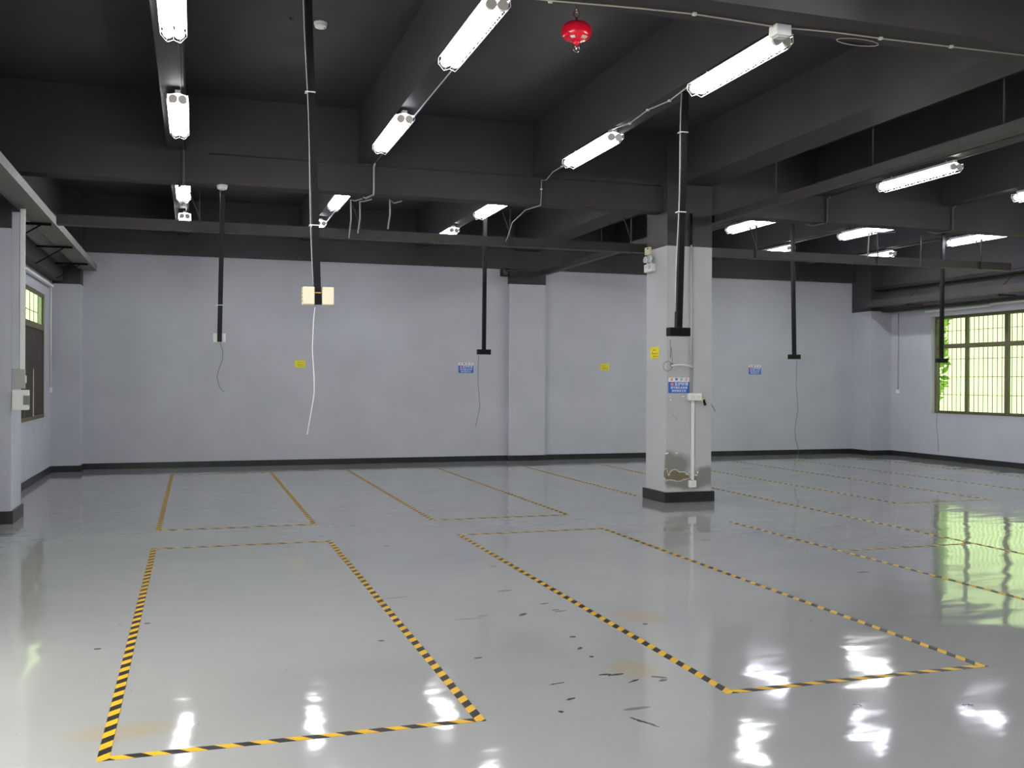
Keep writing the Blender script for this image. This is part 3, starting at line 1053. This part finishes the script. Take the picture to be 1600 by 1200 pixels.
conduit([(6.135, 11.485, 3.75), (6.135, 11.485, 3.34)], .014, POLE, 'black upper conduit on the front of the pillar', [(6.135, 11.485, 3.55)], tie=POLE)
conduit([(6.14, 11.485, 3.34), (6.145, 11.485, 1.42)], .014, CABLE, 'grey conduit down the front of the pillar to a socket', [(6.14, 11.485, 2.7), (6.14, 11.485, 1.9)], tie=CABLE)
sb = thing('socket_box', 'white socket box on the pillar below the blue notice', 'socket', (6.19, 11.5, 1.365))
MB().box(-.095, .095, -.05, 0, -.047, .047).build('body', WHITE, sb, bevel=.006)
for xa in (-.06, .02):
    MB().box(xa, xa + .05, -.0515, -.05, -.02, .02).build('outlet', mat('outlet_cream', (.68, .66, .6), .5), sb)
st = thing('cable_strap', 'yellow and black strap dangling from the socket box on the pillar', 'strap', (6.29, 11.5, 1.33))
MB().bar((0, -.03, .015), (.025, -.03, -.02), .03, .006, up=(0, 1, 0)).build('yellow_band', YEL, st)
MB().bar((.03, -.032, .0), (.055, -.03, -.075), .03, .012, up=(0, 1, 0)).build('black_end', POLE, st)
o = MB().box(6.155, 6.19, 11.475, 11.5, .285, 1.317).build('trunking', WHITE, bevel=.003)
tag(o, 'white vertical trunking between the two sockets on the pillar', 'trunking')
s2 = thing('socket_box', 'small white socket box low on the front of the pillar', 'socket', (6.165, 11.5, .235))
MB().box(-.05, .05, -.045, 0, -.045, .045).build('body', WHITE, s2, bevel=.005)
MB().box(-.02, .02, -.0465, -.045, -.02, .02).build('outlet', mat('outlet_cream', (.68, .66, .6), .5), s2)
# coil of wire with the stub of white tube
cw = thing('cable_coil', 'coil of thin grey wire with a white tube end on the pillar corner', 'cable', (5.82, 11.46, 1.755))
MB().tube([(-.03 + .062 * math.cos(k / 24 * 6.283), -.01 + .002 * math.sin(k), .005 + .062 * math.sin(k / 24 * 6.283)) for k in range(24)], .0035, 6, closed=True).tube(
    [(.022 + .02 * math.cos(k / 10 * 6.283), -.014, .025 + .02 * math.sin(k / 10 * 6.283)) for k in range(10)], .004, 6, closed=True).tube([(.035, .02, .24), (.035, -.005, .12), (.032, -.012, .03)], .003, 6).build('wire', DCABLE, cw)
MB().tube([(.02, -.015, .012), (.10, -.02, .026), (.20, -.02, .028), (.28, -.01, .016), (.345, .01, -.012)], .009, 8).build('white_tube', WHITE, cw)
o = MB().tube([tuple(at(x, y, 1, 11.487)) for x, y in ((1041, 628), (1045, 640), (1051, 648), (1057, 655))], .004, 6).build('cable_end', CABLE)
tag(o, 'short grey wire end curling on the pillar below the notice', 'cable')
o = MB().tube([tuple(at(x, y, 0, 6.46)) for x, y in ((1111, 631), (1114.5, 637), (1117.5, 643))], .005, 6).build('cable_end', DCABLE)
tag(o, 'short dark wire sticking out of the pillar right edge', 'cable')

# ------------------------------------------------------------------ on the left pillar and side walls
o = MB().box(-1.88, -1.805, 11.76, 11.80, 1.66, 3.36).build('trunking', GREY, bevel=.004)
tag(o, 'grey painted trunking down the edge of the left pillar', 'trunking')
o = MB().box(-1.80, -1.75, 11.765, 11.80, 1.66, 3.40).build('trunking', WHITE, bevel=.004)
tag(o, 'narrow white trunking beside the grey one on the left pillar', 'trunking')
gb = thing('switch_box', 'grey switch box on the edge of the left pillar above the meter', 'switch', (-1.80, 11.78, 1.455))
MB().box(-.06, .055, -.035, .02, 0, .205).build('body', mat('grey_plastic', (.36, .36, .34), .5), gb, bevel=.006)
MB().box(.055, .068, -.03, .0, .06, .14).build('rocker', WHITE, gb, bevel=.004)
mt = thing('meter_box', 'white meter box with a grey screen on the left pillar', 'meter', (-1.80, 11.78, 1.225))
MB().box(-.065, .095, -.075, .02, 0, .215).build('body', WHITE, mt, bevel=.006)
MB().box(.045, .098, -.078, -.02, .055, .155).build('screen', SCREEN, mt)
o = MB().tube([(-2.285, 18.0, 3.55), (-2.285, 18.0, 1.42)], .013, 8).build('conduit', WHITE)
tag(o, 'white conduit down the left wall corner to a switch', 'conduit')
sw = thing('wall_switch', 'small white switch at the end of the left corner conduit', 'switch', (-2.30, 18.0, 1.38))
MB().box(0, .035, -.045, .045, -.045, .045).build('plate', WHITE, sw, bevel=.005)
MB().box(.035, .04, -.015, .015, -.02, .02).build('rocker', CAPS, sw)
o = MB().tube([(14.385, 17.62, 3.30), (14.385, 17.62, 1.42)], .012, 8).build('conduit', CABLE)
tag(o, 'thin conduit down the right wall beside the corner', 'conduit')
sw = thing('wall_switch', 'small white switch under the conduit on the right wall', 'switch', (14.40, 17.62, 1.38))
MB().box(-.035, 0, -.045, .045, -.045, .045).build('plate', WHITE, sw, bevel=.005)
MB().box(-.04, -.035, -.015, .015, -.02, .02).build('rocker', CAPS, sw)
for (x, y0, y1, z, lab) in ((14.36, 15.0, 16.75, 3.03, 'white curtain rail above the right window, longer far piece'), (14.34, 12.4, 14.98, 3.06, 'white curtain rail above the right window, raised near piece'),
                            (-2.26, 13.2, 17.9, 3.10, 'white curtain rail above the left window')):
    rl = thing('curtain_rail', lab, 'curtain rail', (x, y0, z))
    MB().box(-.03, .03, 0, y1 - y0, -.018, .022).build('rail', WHITE, rl, bevel=.004)
    s = 1 if x > 0 else -1
    MB().box(min(s * .03, s * (.04)), max(s * .03, s * .04), .2, .24, -.015, .02).box(min(s * .03, s * .04), max(s * .03, s * .04), y1 - y0 - .24, y1 - y0 - .2, -.015, .02).build('bracket', WHITE, rl)
